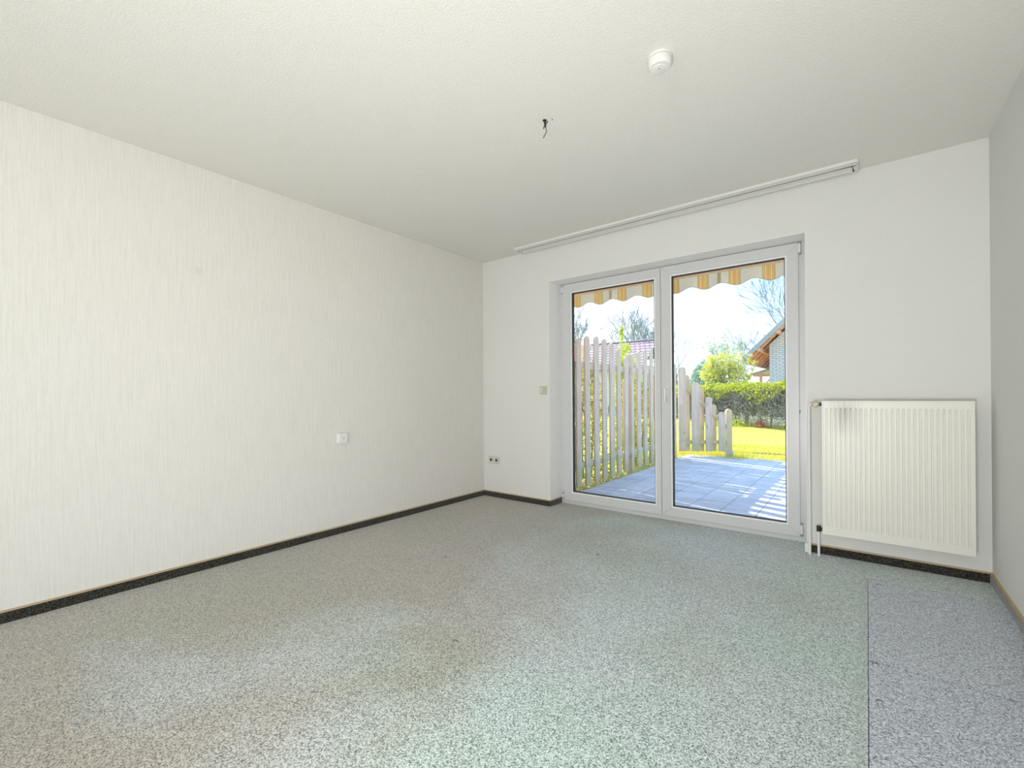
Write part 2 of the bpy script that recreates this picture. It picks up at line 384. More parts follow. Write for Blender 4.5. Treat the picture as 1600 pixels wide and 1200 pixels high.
def thing(name, loc, label, cat, group=None, kind=None):
    o = bpy.data.objects.new(name, None); col.objects.link(o); o.location = loc
    o.empty_display_size = 0.1
    return tag(o, label, cat, group, kind)
def B(*a): return MB().box(*a)

# ------------------------------------------------------------------ the room
W, H, YR = 3.802, 2.5, -8.2
DX0, DX1, DZ, RV = 0.846, 2.931, 2.165, 0.20     # door opening, reveal depth
SKH = 0.057
OW = 0.42                                       # outer face of the wall

def sides(mb, name, m, label, cat): return tag(mb.build(name, m), label, cat, kind='structure')
wl = MB().box(-0.15, 0, YR-0.15, OW, -0.10, H+0.12)
sides(wl, 'wall_left', M['wall_left'], 'long wall with white vertically streaked relief wallpaper', 'wall')
wb = MB()
wb.box(0, DX0, 0, OW-0.12, -0.10, H); wb.box(DX1, W, 0, OW-0.12, -0.10, H); wb.box(DX0, DX1, 0, OW-0.12, DZ, H)
sides(wb, 'wall_back', M['wall_back'], 'white wall around the double patio door', 'wall')
wx = MB()
wx.box(-0.15, DX0-0.02, OW-0.119, OW, -0.10, 2.9); wx.box(DX1+0.02, W+0.6, OW-0.119, OW, -0.10, 2.9); wx.box(DX0-0.02, DX1+0.02, OW-0.119, OW, DZ+0.01, 2.9)
sides(wx, 'wall_outer', M['outer_wall'], 'outer brick leaf of the house wall around the patio door', 'wall')
rv_ = MB(); rv_.box(DX0, DX0+0.002, 0.0, 0.20, SKH, DZ-0.002); rv_.box(DX1-0.002, DX1, 0.0, 0.20, 0, DZ-0.002); rv_.box(DX0, DX1, 0.0, 0.20, DZ-0.002, DZ)  # thin lining added to carry the daylight whitening
tag(rv_.build('trim_3', M['reveal']), 'added lining of the patio door reveal, whitened for daylight bounce', 'trim', kind='structure')
# right wall with an opening added behind the camera for the side fill light
wr = MB(); a0, a1, b0, b1 = -7.1, -5.1, 0.50, 2.40
wr.box(W, W+0.15, a1, 0, -0.10, H+0.12); wr.box(W, W+0.15, YR-0.15, a0, -0.10, H+0.12); wr.box(W, W+0.15, a0, a1, -0.10, b0); wr.box(W, W+0.15, a0, a1, b1, H+0.12)
sides(wr, 'wall_right', M['wall_back'], 'white wall beside the radiator at the right edge', 'wall')
wq = MB(); wq.box(0, 2.25, YR-0.15, YR, -0.10, H); wq.box(3.65, W, YR-0.15, YR, -0.10, H); wq.box(2.25, 3.65, YR-0.15, YR, 2.35, H)  # gap in the rear wall added to let the rear fill light in
sides(wq, 'wall_rear', M['wall_back'], 'white wall behind the camera with an opening added for the fill light', 'wall')
sides(B(-0.0, W, YR-0.15, 0.30, H, H+0.12), 'ceiling', M['ceiling'], 'white woodchip ceiling', 'ceiling')

# floor: subfloor with the carpet sheets laid on it as pieces
SX = 3.252; G = 0.0022
fl = sides(B(0, W, YR-0.15, 0.27, -0.10, -0.008), 'floor', M['dark'], 'floor laid with speckled grey-green carpet', 'floor')
def slab(pts, m, label):
    mb = MB(); n = len(pts)
    mb.add([(x, y, -0.008) for x, y in pts]+[(x, y, 0.0) for x, y in pts], [tuple(range(n, 2*n))]+[(i, (i+1) % n, (i+1) % n+n, i+n) for i in range(n)])
    o = mb.build('carpet_piece', m, fl); 
    if label: o['label'] = label
    return o
slab([(0, YR-0.15), (SX-G/2, YR-0.15), (SX-G/2, -0.34), (W, -0.345), (W, 0), (DX1, 0), (DX1, 0.24), (DX0, 0.24), (DX0, 0), (0, 0)], M['carpet'], 'large grey-green carpet sheet')
slab([(SX+G/2, -0.34-G), (SX+G/2, -1.345), (W, -1.345), (W, -0.345-G)], M['carpet_blue'], 'bluish carpet patch near the radiator')
slab([(SX+G/2, -1.345-0.007), (SX+G/2, YR-0.15), (W, YR-0.15), (W, -1.345-0.007)], M['carpet_blue'], 'bluish carpet strip along the right-hand wall')

# skirting: dark carpet strip with a tan top edge
SH, ST = 0.052, 0.011
def skirting(name, mb_lo, mb_hi, label):
    o = tag(mb_lo.build(name, M['carpet_skirting']), label, 'skirting', kind='structure')
    mb_hi.build('edge_strip', M['tan'], o)
def sk(name, segs, label):
    lo, hi = MB(), MB()
    for x0, x1, y0, y1 in segs:
        lo.box(x0, x1, y0, y1, 0.0005, SH); hi.box(x0, x1, y0, y1, SH-0.001, SH+0.0075)
    skirting(name, lo, hi, label)
sk('baseboard_left', [(0, ST, YR, -ST)], 'dark carpet skirting with tan edge below the striped wallpaper')
sk('baseboard_back', [(0, DX0+ST, -ST, 0), (DX0, DX0+ST, 0, RV)], 'dark carpet skirting between the left corner and the patio door')
sk('trim_1', [(DX1+0.02, W, -ST, 0)], 'dark carpet skirting below the radiator')
sk('baseboard_right', [(W-ST, W, YR, -ST)], 'dark carpet skirting with tan edge on the right-hand wall')
# pipe-side end piece of the skirting
tag(MB().box(2.918, 2.940, -0.030, -0.0005, 0.0, 0.062).build('trim_2', M['plastic'], bevel=0.002), 'white plastic end cap of the skirting beside the heating pipe', 'trim', kind='structure')

# ------------------------------------------------------------------ patio door
door = thing('door_1', (1.888, 0.20, 0), 'white double-leaf glazed patio door', 'door', kind='structure')
FY0, FY1 = 0.200, 0.262
fr = MB(); fr.ring(DX0, 2.931, 0.0, DZ, 0.064, FY0, FY1, 0.045)
fr.build('frame', M['upvc'], door, bevel=0.002)
B(DX0, 2.931, FY1, OW+0.02, -0.045, -0.005).build('threshold', M['steel'], door)
def sash(x0, x1, gx0, gx1, name):
    z0, z1, gz0, gz1 = 0.040, 2.158, 0.124, 2.068
    y0, y1 = 0.180, 0.245
    s = MB()
    O = [(x0, z0), (x1, z0), (x1, z1), (x0, z1)]; I = [(gx0-0.012, gz0-0.012), (gx1+0.012, gz0-0.012), (gx1+0.012, gz1+0.012), (gx0-0.012, gz1+0.012)]
    for i in range(4):
        j = (i+1) % 4; s.prism([O[i], O[j], I[j], I[i]], y0, y1)
    so_ = s.build(name, M['upvc'], door, bevel=0.0025)
    MB().ring(gx0-0.012, gx1+0.012, gz0-0.012, gz1+0.012, 0.0125, y0+0.006, y1-0.01).build('glazing_bead', M['bead'], so_, bevel=0.001)
    MB().ring(gx0-0.0005, gx1+0.0005, gz0-0.0005, gz1+0.0005, 0.006, y0+0.012, y1-0.015).build('gasket', M['rubber'], so_)
    B(gx0, gx1, 0.209, 0.213, gz0, gz1).build('glass_pane', M['glass'], so_)
    return so_
s1 = sash(0.893, 1.8675, 0.990, 1.812, 'sash')
s2 = sash(1.8705, 2.872, 1.960, 2.788, 'sash')
# centre gap seal
B(1.8676, 1.8704, 0.190, 0.240, 0.045, 2.150).build('gasket', M['rubber'], door)
# handle on the right leaf
hd = MB(); hd.box(1.907, 1.929, 0.172, 0.180, 1.060, 1.135)
hd.tube([(1.918, 0.174, 1.115), (1.918, 0.135, 1.115)], 0.009, 12)
hd.tube([(1.918, 0.137, 1.122), (1.918, 0.132, 1.105), (1.918, 0.134, 1.06), (1.920, 0.134, 1.005)], [0.010, 0.011, 0.009, 0.007], 12)
hd.build('handle', M['white_metal'], s2, smooth=True, bevel=0.001)
# hinges
def hinge(x, z0, z1, par):
    h = MB(); h.tube([(x, 0.176, z0+0.012), (x, 0.176, z1-0.012)], 0.0085, 12)
    o = h.build('hinge', M['white_metal'], par, smooth=True)
    k = MB(); k.tube([(x, 0.176, z0), (x, 0.176, z0+0.013)], 0.0095, 12); k.tube([(x, 0.176, z1-0.013), (x, 0.176, z1)], 0.0095, 12)
    k.build('hinge_cap', M['steel'], par, smooth=True)
hinge(2.880, 2.068, 2.158, s2); hinge(2.880, 0.050, 0.140, s2)
hinge(0.886, 2.068, 2.150, s1); hinge(0.886, 0.050, 0.110, s1)
for z in (1.446, 0.751):
    B(0.8905, 0.8930, 0.188, 0.199, z-0.022, z+0.022).build('latch_plate', M['rubber'], s1)
B(2.8725, 2.8760, 0.188, 0.199, 0.93, 0.95).build('latch_plate', M['rubber'], s2)

# window frame added behind the camera, around the side fill opening
w2 = thing('added_window', (W+0.08, (a0+a1)/2, b0), 'white window frame added behind the camera for the side fill light', 'window', kind='structure')
wf = MB(); wf.ring(a0, a1, b0, b1, 0.06, 0, 0.05); wf.box((a0+a1)/2-0.03, (a0+a1)/2+0.03, 0, 0.05, b0+0.06, b1-0.06)
wf.map(lambda v: Vector((W+0.05+v.y, v.x, v.z))).build('frame', M['upvc'], w2)

# ------------------------------------------------------------------ radiator
rad = thing('radiator', (3.38, -0.05, 0.15), 'white ribbed panel radiator with grey dust streaks on the wall right of the patio door', 'radiator')
RX0, RX1, RZ0, RZ1 = 3.022, 3.726, 0.157, 1.022
yf = -0.100
pm = MB()
nr = 26; pitch = (RX1-RX0-0.052)/nr; xs0 = RX0+0.026
zt, zb = RZ1-0.045, RZ0+0.045
# ribbed face: profile along x (grooves) with flat top and bottom bands
prof = [(RX0+0.006, 0.0)]
for i in range(nr+1):
    cx = xs0+i*pitch
    if i < nr+1:
        prof += [(cx-0.0055, 0.0), (cx-0.0025, 0.005), (cx+0.0025, 0.005), (cx+0.0055, 0.0)]
prof.append((RX1-0.006, 0.0))
rows = [(RZ0+0.006, 0), (zb, 0), (zb+0.012, 1), (zt-0.012, 1), (zt, 0), (RZ1-0.006, 0)]
vs = [(x, yf+d*k, z) for z, k in rows for x, d in prof]; n_ = len(prof)
pm.add(vs, [(r*n_+i, r*n_+i+1, (r+1)*n_+i+1, (r+1)*n_+i) for r in range(len(rows)-1) for i in range(n_-1)])
pm.build('front_panel', M['radiator'], rad, smooth=False)
eg = MB(); eg.ring(RX0, RX1, RZ0, RZ1, 0.0105, yf-0.0015, -0.040)
eg.build('casing_edge', M['radiator'], rad, bevel=0.002)
B(RX0+0.011, RX1-0.011, -0.040, -0.034, RZ0+0.01, RZ1-0.01).build('rear_panel', M['radiator'], rad)
gr_ = MB()
for i in range(44):
    x = RX0+0.02+i*0.0155; gr_.box(x, x+0.009, -0.090, -0.045, RZ1-0.011, RZ1-0.007)
gr_.build('top_grille', M['radiator'], rad)
for x in (3.15, 3.60):
    B(x-0.015, x+0.015, -0.0345, -0.0005, 0.30, 0.85).build('bracket', M['white_metal'], rad)
# thermostat valve (part of the radiator)
vz = 0.998
v = MB(); v.tube([(3.022, -0.062, vz), (3.004, -0.062, vz)], 0.011, 12); v.build('connector', M['black'], rad, smooth=True)
v = MB(); v.tube([(2.998, -0.062, vz), (2.966, -0.062, vz)], 0.0085, 12); v.build('valve_body', M['black'], rad, smooth=True)
v = MB(); v.lathe([(0.012, -0.060), (0.0195, -0.068), (0.0205, -0.090), (0.019, -0.112), (0.014, -0.118), (0.0, -0.118)], (2.989, 0, vz+0.001), 'y', 24)
vh = v.build('valve_head', M['beige'], rad, smooth=True)
v = MB()
for k in range(12):
    a = 2*PI*k/12; v.tube([(2.989+0.0195*math.cos(a), -0.072, vz+0.001+0.0195*math.sin(a)), (2.989+0.0195*math.cos(a), -0.108, vz+0.001+0.0195*math.sin(a))], 0.0018, 6)
v.build('grip_ribs', M['beige'], vh, smooth=True)
v = MB(); v.tube([(2.999, -0.062, 0.162), (2.999, -0.062, 0.198)], 0.0125, 12); v.tube([(2.999, -0.062, 0.178), (3.012, -0.062, 0.178)], 0.006, 12); v.tube([(3.010, -0.062, 0.178), (3.024, -0.062, 0.178)], 0.0115, 12)
v.build('lockshield_valve', M['black'], rad, smooth=True)

pipe = MB(); pipe.tube([(2.970, -0.062, vz), (2.960, -0.062, vz-0.001), (2.951, -0.062, vz-0.010), (2.950, -0.062, vz-0.022), (2.950, -0.062, 0.0)], 0.0078, 14)
tag(pipe.build('heating_pipe', M['white_metal'], smooth=True), 'long white heating pipe rising from the carpet to the thermostat valve', 'pipe')
pipe = MB(); pipe.tube([(2.999, -0.062, 0.1615), (2.999, -0.062, 0.0)], 0.0078, 14)
tag(pipe.build('heating_pipe', M['white_metal'], smooth=True), 'short white heating pipe below the black lower radiator valve', 'pipe')

# ------------------------------------------------------------------ switches and sockets
sw = thing('light_switch', (0, -1.685, 0.745), 'white surface-mounted box on the striped wallpaper', 'switch')
B(0.0, 0.030, -1.722, -1.645, 0.705, 0.785).build('housing', M['plastic'], sw, bevel=0.003)
B(0.030, 0.034, -1.712, -1.655, 0.715, 0.775).build('cover', M['plastic'], sw, bevel=0.002)
MB().lathe([(0.004, 0.034), (0.004, 0.036), (0.0, 0.036)], (0, -1.683, 0.745), 'x', 12).build('screw', M['steel'], sw)
so2 = thing('double_socket', (0.145, 0, 0.389), 'ivory double power socket low on the wall near the left corner', 'socket')
fp = B(0.070, 0.220, -0.010, 0, 0.350, 0.430).build('face_plate', M['socket'], so2, bevel=0.003)
for x in (0.108, 0.182):
    MB().lathe([(0.0295, -0.0105), (0.0295, -0.014), (0.026, -0.014), (0.024, -0.0108), (0.0, -0.0108)], (x, 0, 0.390), 'y', 28).build('socket_ring', M['socket'], fp, smooth=True)
    MB().lathe([(0.0150, -0.0109), (0.0150, -0.0114), (0.0, -0.0114)], (x, 0, 0.390), 'y', 24).build('socket_well', M['dark'], fp)
sh = thing('shutter_switch', (0.779, 0, 1.118), 'yellowed blind control switch on the wall just left of the patio door', 'switch')
B(0.738, 0.820, -0.009, 0, 1.078, 1.158).build('face_plate', M['old_plastic'], sh, bevel=0.003)
B(0.746, 0.772, -0.013, -0.009, 1.090, 1.146).build('rocker', M['socket'], sh, bevel=0.002)
B(0.778, 0.812, -0.013, -0.009, 1.088, 1.148).build('rocker', M['old_plastic'], sh, bevel=0.002)

# ------------------------------------------------------------------ ceiling things
sm = thing('smoke_detector', (2.572, -1.75, H), 'round white smoke detector on the ceiling', 'smoke detector')
c_ = (2.572, -1.750, H)
MB().lathe([(0.050, 0.0), (0.0505, -0.004), (0.049, -0.0075), (0.046, -0.0085)], c_, 'z', 48).build('base_plate', M['plastic'], sm, smooth=True)
MB().lathe([(0.046, -0.0085), (0.0485, -0.0115), (0.0480, -0.028), (0.0455, -0.040), (0.041, -0.045), (0.0, -0.0475)], c_, 'z', 48).build('housing', M['plastic'], sm, smooth=True)
MB().lathe([(0.0465, -0.0086), (0.0465, -0.0110)], c_, 'z', 48).build('air_slot', M['dark'], sm)
MB().lathe([(0.0335, -0.0458), (0.0335, -0.0490), (0.0320, -0.0495), (0.0, -0.0500)], (2.566, -1.745, H), 'z', 40).build('test_button', M['plastic'], sm, smooth=True)
MB().lathe([(0.0025, -0.0495), (0.0025, -0.0508), (0.0, -0.0510)], (2.570, -1.756, H), 'z', 12).build('indicator', M['dark'], sm)

cw = thing('ceiling_wire', (1.945, -1.692, H), 'loose dark lamp wires hanging from a hole in the ceiling', 'wire')
MB().lathe([(0.011, 0.0), (0.011, -0.002), (0.0, -0.002)], (1.945, -1.692, H), 'z', 16).build('hole_cover', M['dark'], cw)
x, y, z = 1.945, -1.692, H
MB().tube([(x, y, z), (x+.002, y, z-.018), (x+.004, y, z-.035)], [0.0055, 0.0055, 0.0045], 8).build('terminal_block', M['black'], cw, smooth=True)
MB().tube([(x+.004, y, z-.03), (x+.008, y, z-.045), (x+.009, y+.004, z-.06), (x+.002, y, z-.075), (x-.006, y-.004, z-.092)], 0.0020, 6).build('wire', M['black'], cw, smooth=True)
MB().tube([(x+.004, y, z-.026), (x-.002, y-.003, z-.035), (x-.005, y-.003, z-.043)], [0.0022, 0.0022, 0.0034], 6).build('wire', M['black'], cw, smooth=True)
MB().tube([(x+.004, y, z-.022), (x+.011, y+.005, z-.013), (x+.014, y+.007, z-.008)], [0.0022, 0.0022, 0.0030], 6).build('wire', M['black'], cw, smooth=True)
tag(MB().tube([(1.982, -1.676, H), (1.982, -1.676, H-0.006)], 0.003, 8).build('ceiling_screw', M['steel']), 'tiny screw in the ceiling beside the lamp wires', 'screw')

rl = thing('curtain_rail', (1.89, -0.11, H), 'long white curtain rail along the ceiling above the patio door', 'curtain rail')
rp_ = MB()
rp_.prism([(-0.185, 2.4995), (-0.185, 2.482), (-0.130, 2.482), (-0.130, 2.490), (-0.124, 2.490), (-0.124, 2.482), (-0.064, 2.482), (-0.064, 2.480), (-0.030, 2.480), (-0.030, 2.4995)], 0.57, 3.215)
rp_.map(lambda v: Vector((v.y, v.x, v.z))).build('rail_body', M['plastic'], rl, bevel=0.001)
for yy in (-0.1305,):
    B(0.575, 3.21, yy, yy+0.008, 2.4812, 2.4825).build('track_slot', M['slot'], rl)
for x in (0.562, 3.2155):
    B(x, x+0.006, -0.187, -0.028, 2.476, 2.4995).build('end_cap', M['plastic'], rl, bevel=0.001)
MB().tube([(3.10, -0.127, 2.4815), (3.185, -0.127, 2.4805), (3.192, -0.124, 2.480), (3.196, -0.070, 2.476)], 0.0018, 6).build('pull_cord', M['dark'], rl)
MB().tube([(3.196, -0.074, 2.478), (3.196, -0.068, 2.470)], 0.0045, 8).build('cord_knob', M['black'], rl, smooth=True)
MB().tube([(0.60, -0.10, 2.482), (0.602, -0.098, 2.462)], 0.0015, 6).build('pull_cord', M['dark'], rl)

# loose threads on the carpet
def thread(cx, cy, r, label):
    pts = [(cx+r*math.cos(a), cy+0.45*r*math.sin(a), 0.0035+0.003*math.sin(a)) for a in [PI*i/8*1.15-0.2 for i in range(9)]]
    tag(MB().tube(pts, 0.0013, 6).build('carpet_thread', M['thread'], smooth=True), label, 'thread', 'loose threads on the carpet')
thread(1.844, -2.262, 0.014, 'dark curled thread in the middle of the grey carpet, nearest the viewer')
thread(1.837, -0.931, 0.012, 'dark curled thread on the carpet in front of the patio door')
thread(1.058, -1.577, 0.010, 'small dark thread on the carpet near the striped wall')
thread(3.275, -1.375, 0.010, 'short dark thread at the corner of the carpet seam')
thread(3.300, -0.420, 0.010, 'short dark thread on the bluish carpet patch below the radiator')
thread(3.283, -1.640, 0.008, 'dark thread beside the seam of the bluish carpet strip')

# ------------------------------------------------------------------ outside: ground
ZP = -0.050
gd = MB().box(-45, 45, OW, 70, -0.60, -0.085)
tag(gd.build('ground', M['lawn']), 'green lawn and garden ground beyond the patio', 'ground', kind='structure')
pt = tag(B(0.60, 5.4, OW, 4.9, -0.20, ZP-0.012).build('patio', M['joint']), 'patio paved with square blue-grey tiles', 'patio', kind='structure')
T = 0.3025
tm = MB().box(-T/2+0.003, T/2-0.003, -T/2+0.003, T/2-0.003, -0.03, 0)
tile_me = None
xs = [2.142+T*(i+0.5) for i in range(-5, 5)]
for i, x in enumerate(xs):
    for j in range(15):
        y = OW+0.06+T*(j+0.5)
        if tile_me is None:
            o = tm.build('paving_tile', M['tile']); tile_me = o.data
        else:
            o = bpy.data.objects.new('paving_tile', tile_me); col.objects.link(o)
        o.parent = pt; o.location = (x, y, ZP+R.uniform(-0.0015, 0.0015)); o.rotation_euler = (R.uniform(-.002, .002), R.uniform(-.002, .002), R.uniform(-.004, .004))
# mossy gravel strip beside the fence, and along the far edge
gv = MB()
for k in range(2600):
    if k < 1500: x, y = R.uniform(0.34, 0.70), R.uniform(0.5, 4.7)
    else:
        x = R.uniform(0.6, 3.7); y = 5.08+R.gauss(0, 0.10)
    if x > 0.66 and y < 4.9: continue
    s_ = R.uniform(0.006, 0.02); c = Vector((x, y, -0.070+s_*0.5))
    vs = [c+Vector((R.uniform(-1, 1), R.uniform(-1, 1), R.uniform(-.6, .6))).normalized()*s_ for _ in range(4)]
    gv.add(vs, [(0, 1, 2), (0, 3, 1), (1, 3, 2), (2, 3, 0)])
gv.box(0.30, 0.625, OW, 4.9, -0.15, -0.072); gv.box(0.3, 4.6, 4.9, 5.15, -0.15, -0.075)
tag(gv.build('gravel', M['gravel']), 'strip of mossy gravel along the foot of the picket fence', 'gravel', kind='stuff')
# edging stones at far side of the gravel
eb = thing('lawn_edging', (2.2, 6.2, -0.085), 'low grey edging kerb between gravel and lawn', 'edging')
for k in range(7):
    x = 0.9+k*0.5; B(x, x+0.49, 6.10, 6.14, -0.13, -0.058).build('edging_stone', M['joint'], eb)
# grass blades
def blades(n, fn, h0, h1, zb=-0.086):
    V = []; F = []
    for k in range(n):
        x, y = fn(); a = R.uniform(0, 2*PI); w = R.uniform(0.003, 0.006); h = R.uniform(h0, h1); l = R.uniform(-.4, .4)*h
        i = len(V); V += [(x-w*math.cos(a), y-w*math.sin(a), zb), (x+w*math.cos(a), y+w*math.sin(a), zb), (x+l*math.sin(a), y+l*math.cos(a), zb+h)]; F.append((i, i+1, i+2))
    return V, F
g_ = MB(); v1, f1 = blades(16000, lambda: (R.uniform(-.2, 4.0), R.uniform(5.05, 7.5)), 0.02, 0.07); g_.add(v1, f1)
v1, f1 = blades(16000, lambda: (R.uniform(-3, 5.0), 7+8*R.random()**1.5), 0.02, 0.06); g_.add([(v[0], v[1], v[2]) for v in v1], f1)
v1, f1 = blades(1500, lambda: (R.uniform(0.36, 0.66), R.uniform(0.5, 4.6)), 0.02, 0.09); g_.add(v1, f1)
v1, f1 = blades(3500, lambda: (R.uniform(0.2, 1.6), R.uniform(4.75, 6.0)), 0.04, 0.12); g_.add(v1, f1)
tag(g_.build('grass', M['blade'], fix=False), 'short sunlit yellow-green grass beyond the patio', 'grass', kind='stuff')

# ------------------------------------------------------------------ picket fences
def picket_outline(w, z0, z1, point=0.035):
    hw = w/2
    return [(-hw, z0), (hw, z0), (hw, z1-point*1.2), (hw*0.72, z1-point*0.35), (hw*0.25, z1), (-hw*0.25, z1), (-hw*0.72, z1-point*0.35), (-hw, z1-point*1.2)]
def picket(par, base, d, nrm, s, w, z0, z1, off0, off1, m, name='picket', label=None):
    """board standing at distance s along the fence; off0..off1 is its thickness range along the fence normal"""
    mb = MB().prism(picket_outline(w, z0, z1), off0, off1)
    tw = R.uniform(-0.010, 0.010)
    mb.map(lambda v: Vector((base[0]+d[0]*(s+v.x+tw*(v.z-z0))+nrm[0]*v.y, base[1]+d[1]*(s+v.x+tw*(v.z-z0))+nrm[1]*v.y, v.z)))
    o = mb.build(name, m, par)
    if label: o['label'] = label
    return o
FX = 0.50
f1 = thing('picket_fence', (FX, 2.6, ZP), 'tall weathered wooden picket fence with arched tops running away from the patio door', 'fence')
def h1(y): return 1.818-0.26*(y-1.6)**2 if y < 2.66 else 1.815-0.20*(y-3.60)**2
ys1 = [0.660, 0.885, 1.110, 1.335, 1.570, 1.795, 2.022, 2.240, 2.470]; ys2 = [2.945, 3.198, 3.455, 3.690, 3.915, 4.140, 4.350]
for y in ys1+ys2:
    picket(f1, (FX, 0), (0, 1), (1, 0), y, R.uniform(0.115, 0.130), -0.035, h1(y), 0.022, 0.042, M['fence'])
for a, b in list(zip(ys1[:-1], ys1[1:]))+[(2.50, 2.62), (2.70, 2.90)]+list(zip(ys2[:-1], ys2[1:])):
    y = (a+b)/2
    picket(f1, (FX, 0), (0, 1), (1, 0), y, 0.112, -0.030, h1(y)-0.28, -0.042, -0.022, M['fence'])
for (y0, y1) in ((0.48, 2.61), (2.71, 4.46)):
    for z in (0.175, 1.40):
        B(FX-0.021, FX+0.0215, y0, y1, z, z+0.075).build('rail', M['fence'], f1)
for y, z in ((0.46, 1.62), (2.660, 1.655), (4.53, 1.62)):
    mb = B(FX-0.045, FX+0.055, y-0.045, y+0.045, -0.085, z-0.02); mb.prism([(FX-0.045, z-0.02), (FX+0.055, z-0.02), (FX+0.035, z), (FX-0.025, z)], y-0.045, y+0.045)
    mb.build('post', M['fence'], f1)
f2 = thing('picket_fence', (0.9, 4.9, ZP), 'short stepped wooden fence descending to the lawn at the end of the patio', 'fence')
A0 = (0.519, 4.678); D2 = (0.85523, 0.51825); N2 = (0.51825, -0.85523)
for s0, s1_, z, back in ((0.032, 0.164, 1.566, 0), (0.165, 0.245, 1.424, 1), (0.263, 0.397, 1.284, 0), (0.392, 0.489, 1.186, 1), (0.504, 0.620, 1.024, 0), (0.612, 0.702, 0.884, 1), (0.725, 0.850, 0.750, 0)):
    o0, o1 = (0.018, 0.038) if not back else (-0.038, -0.018)
    picket(f2, A0, D2, N2, (s0+s1_)/2-(0.015 if back else 0), s1_-s0+(0.03 if back else 0), 0.040, z, o0, o1, M['fence_new'] if back else M['fence'])
def f2bar(s0, z0, s1_, z1, h):
    mb = MB()
    P = [(s0, z0), (s1_, z1), (s1_, z1+h), (s0, z0+h)]
    mb.prism(P, -0.0175, 0.0175)
    mb.map(lambda v: Vector((A0[0]+D2[0]*v.x+N2[0]*v.y, A0[1]+D2[1]*v.x+N2[1]*v.y, v.z)))
    mb.build('rail', M['fence_new'], f2)
f2bar(0.03, 0.175, 0.87, 0.175, 0.06); f2bar(0.03, 1.32, 0.87, 0.44, 0.075)
mb = MB().prism([(0.858, -0.02), (0.956, -0.02), (0.956, 0.765), (0.935, 0.795), (0.907, 0.803), (0.879, 0.795), (0.858, 0.765)], -0.045, 0.045)
mb.map(lambda v: Vector((A0[0]+D2[0]*v.x+N2[0]*v.y, A0[1]+D2[1]*v.x+N2[1]*v.y, v.z))); mb.build('post', M['fence_new'], f2, bevel=0.006)
mb = MB().box(0.850, 0.964, -0.052, 0.052, -0.085, 0.05)
mb.map(lambda v: Vector((A0[0]+D2[0]*v.x+N2[0]*v.y, A0[1]+D2[1]*v.x+N2[1]*v.y, v.z))); mb.build('post_shoe', M['steel'], f2)
for s_, z in ((0.10, 0.0),):
    pass

# ------------------------------------------------------------------ awning
aw = thing('awning', (1.6, 0.6, 2.45), 'striped cream and yellow awning with scalloped valance above the patio door', 'awning')
AX0, AX1, AY = -0.6, 3.9, 1.0
B(AX0, AX1, OW, OW+0.16, 2.46, 2.62).build('cassette', M['awning_bar'], aw, bevel=0.01)
cl = MB(); cl.add([(AX0, OW+0.14, 2.50), (AX1, OW+0.14, 2.50), (AX1, AY, 2.31), (AX0, AY, 2.31), (AX0, OW+0.14, 2.503), (AX1, OW+0.14, 2.503), (AX1, AY, 2.313), (AX0, AY, 2.313)],
                  [(0, 1, 2, 3), (7, 6, 5, 4), (0, 4, 5, 1), (2, 6, 7, 3), (1, 5, 6, 2), (0, 3, 7, 4)])
cl.build('awning_cloth', M['peach'], aw)
B(AX0, AX1, AY-0.025, AY+0.025, 2.240, 2.315).build('front_bar', M['awning_bar'], aw, bevel=0.005)
vm = MB(); nseg = 260; top = 2.246
pts = []
for i in range(nseg+1):
    x = AX0+(AX1-AX0)*i/nseg; zl = 2.122-0.020*math.cos(2*PI*(x-0.59)/0.285)
    pts.append((x, zl))
V = []; F = []
for x, zl in pts:
    w = 0.006*math.sin(2*PI*(x-0.5)/0.285)
    V += [(x, AY+0.027, top), (x, AY+0.027+w, zl), (x, AY+0.0285, top), (x, AY+0.0285+w, zl)]
for i in range(nseg):
    a, b = 4*i, 4*(i+1)
    F += [(a, b, b+1, a+1), (a+2, a+3, b+3, b+2), (a+1, b+1, b+3, a+3), (a, a+2, b+2, b)]
vm.add(V, F); vo_ = vm.build('valance', M['valance'], aw)
pb = MB()
for (xa, za), (xb, zb_) in zip(pts[:-1], pts[1:]): pb.tube([(xa, AY+0.028+0.006*math.sin(2*PI*(xa-0.5)/0.285), za), (xb, AY+0.028+0.006*math.sin(2*PI*(xb-0.5)/0.285), zb_)], 0.0022, 4, False)
pb.build('piping', M['steel'], vo_)

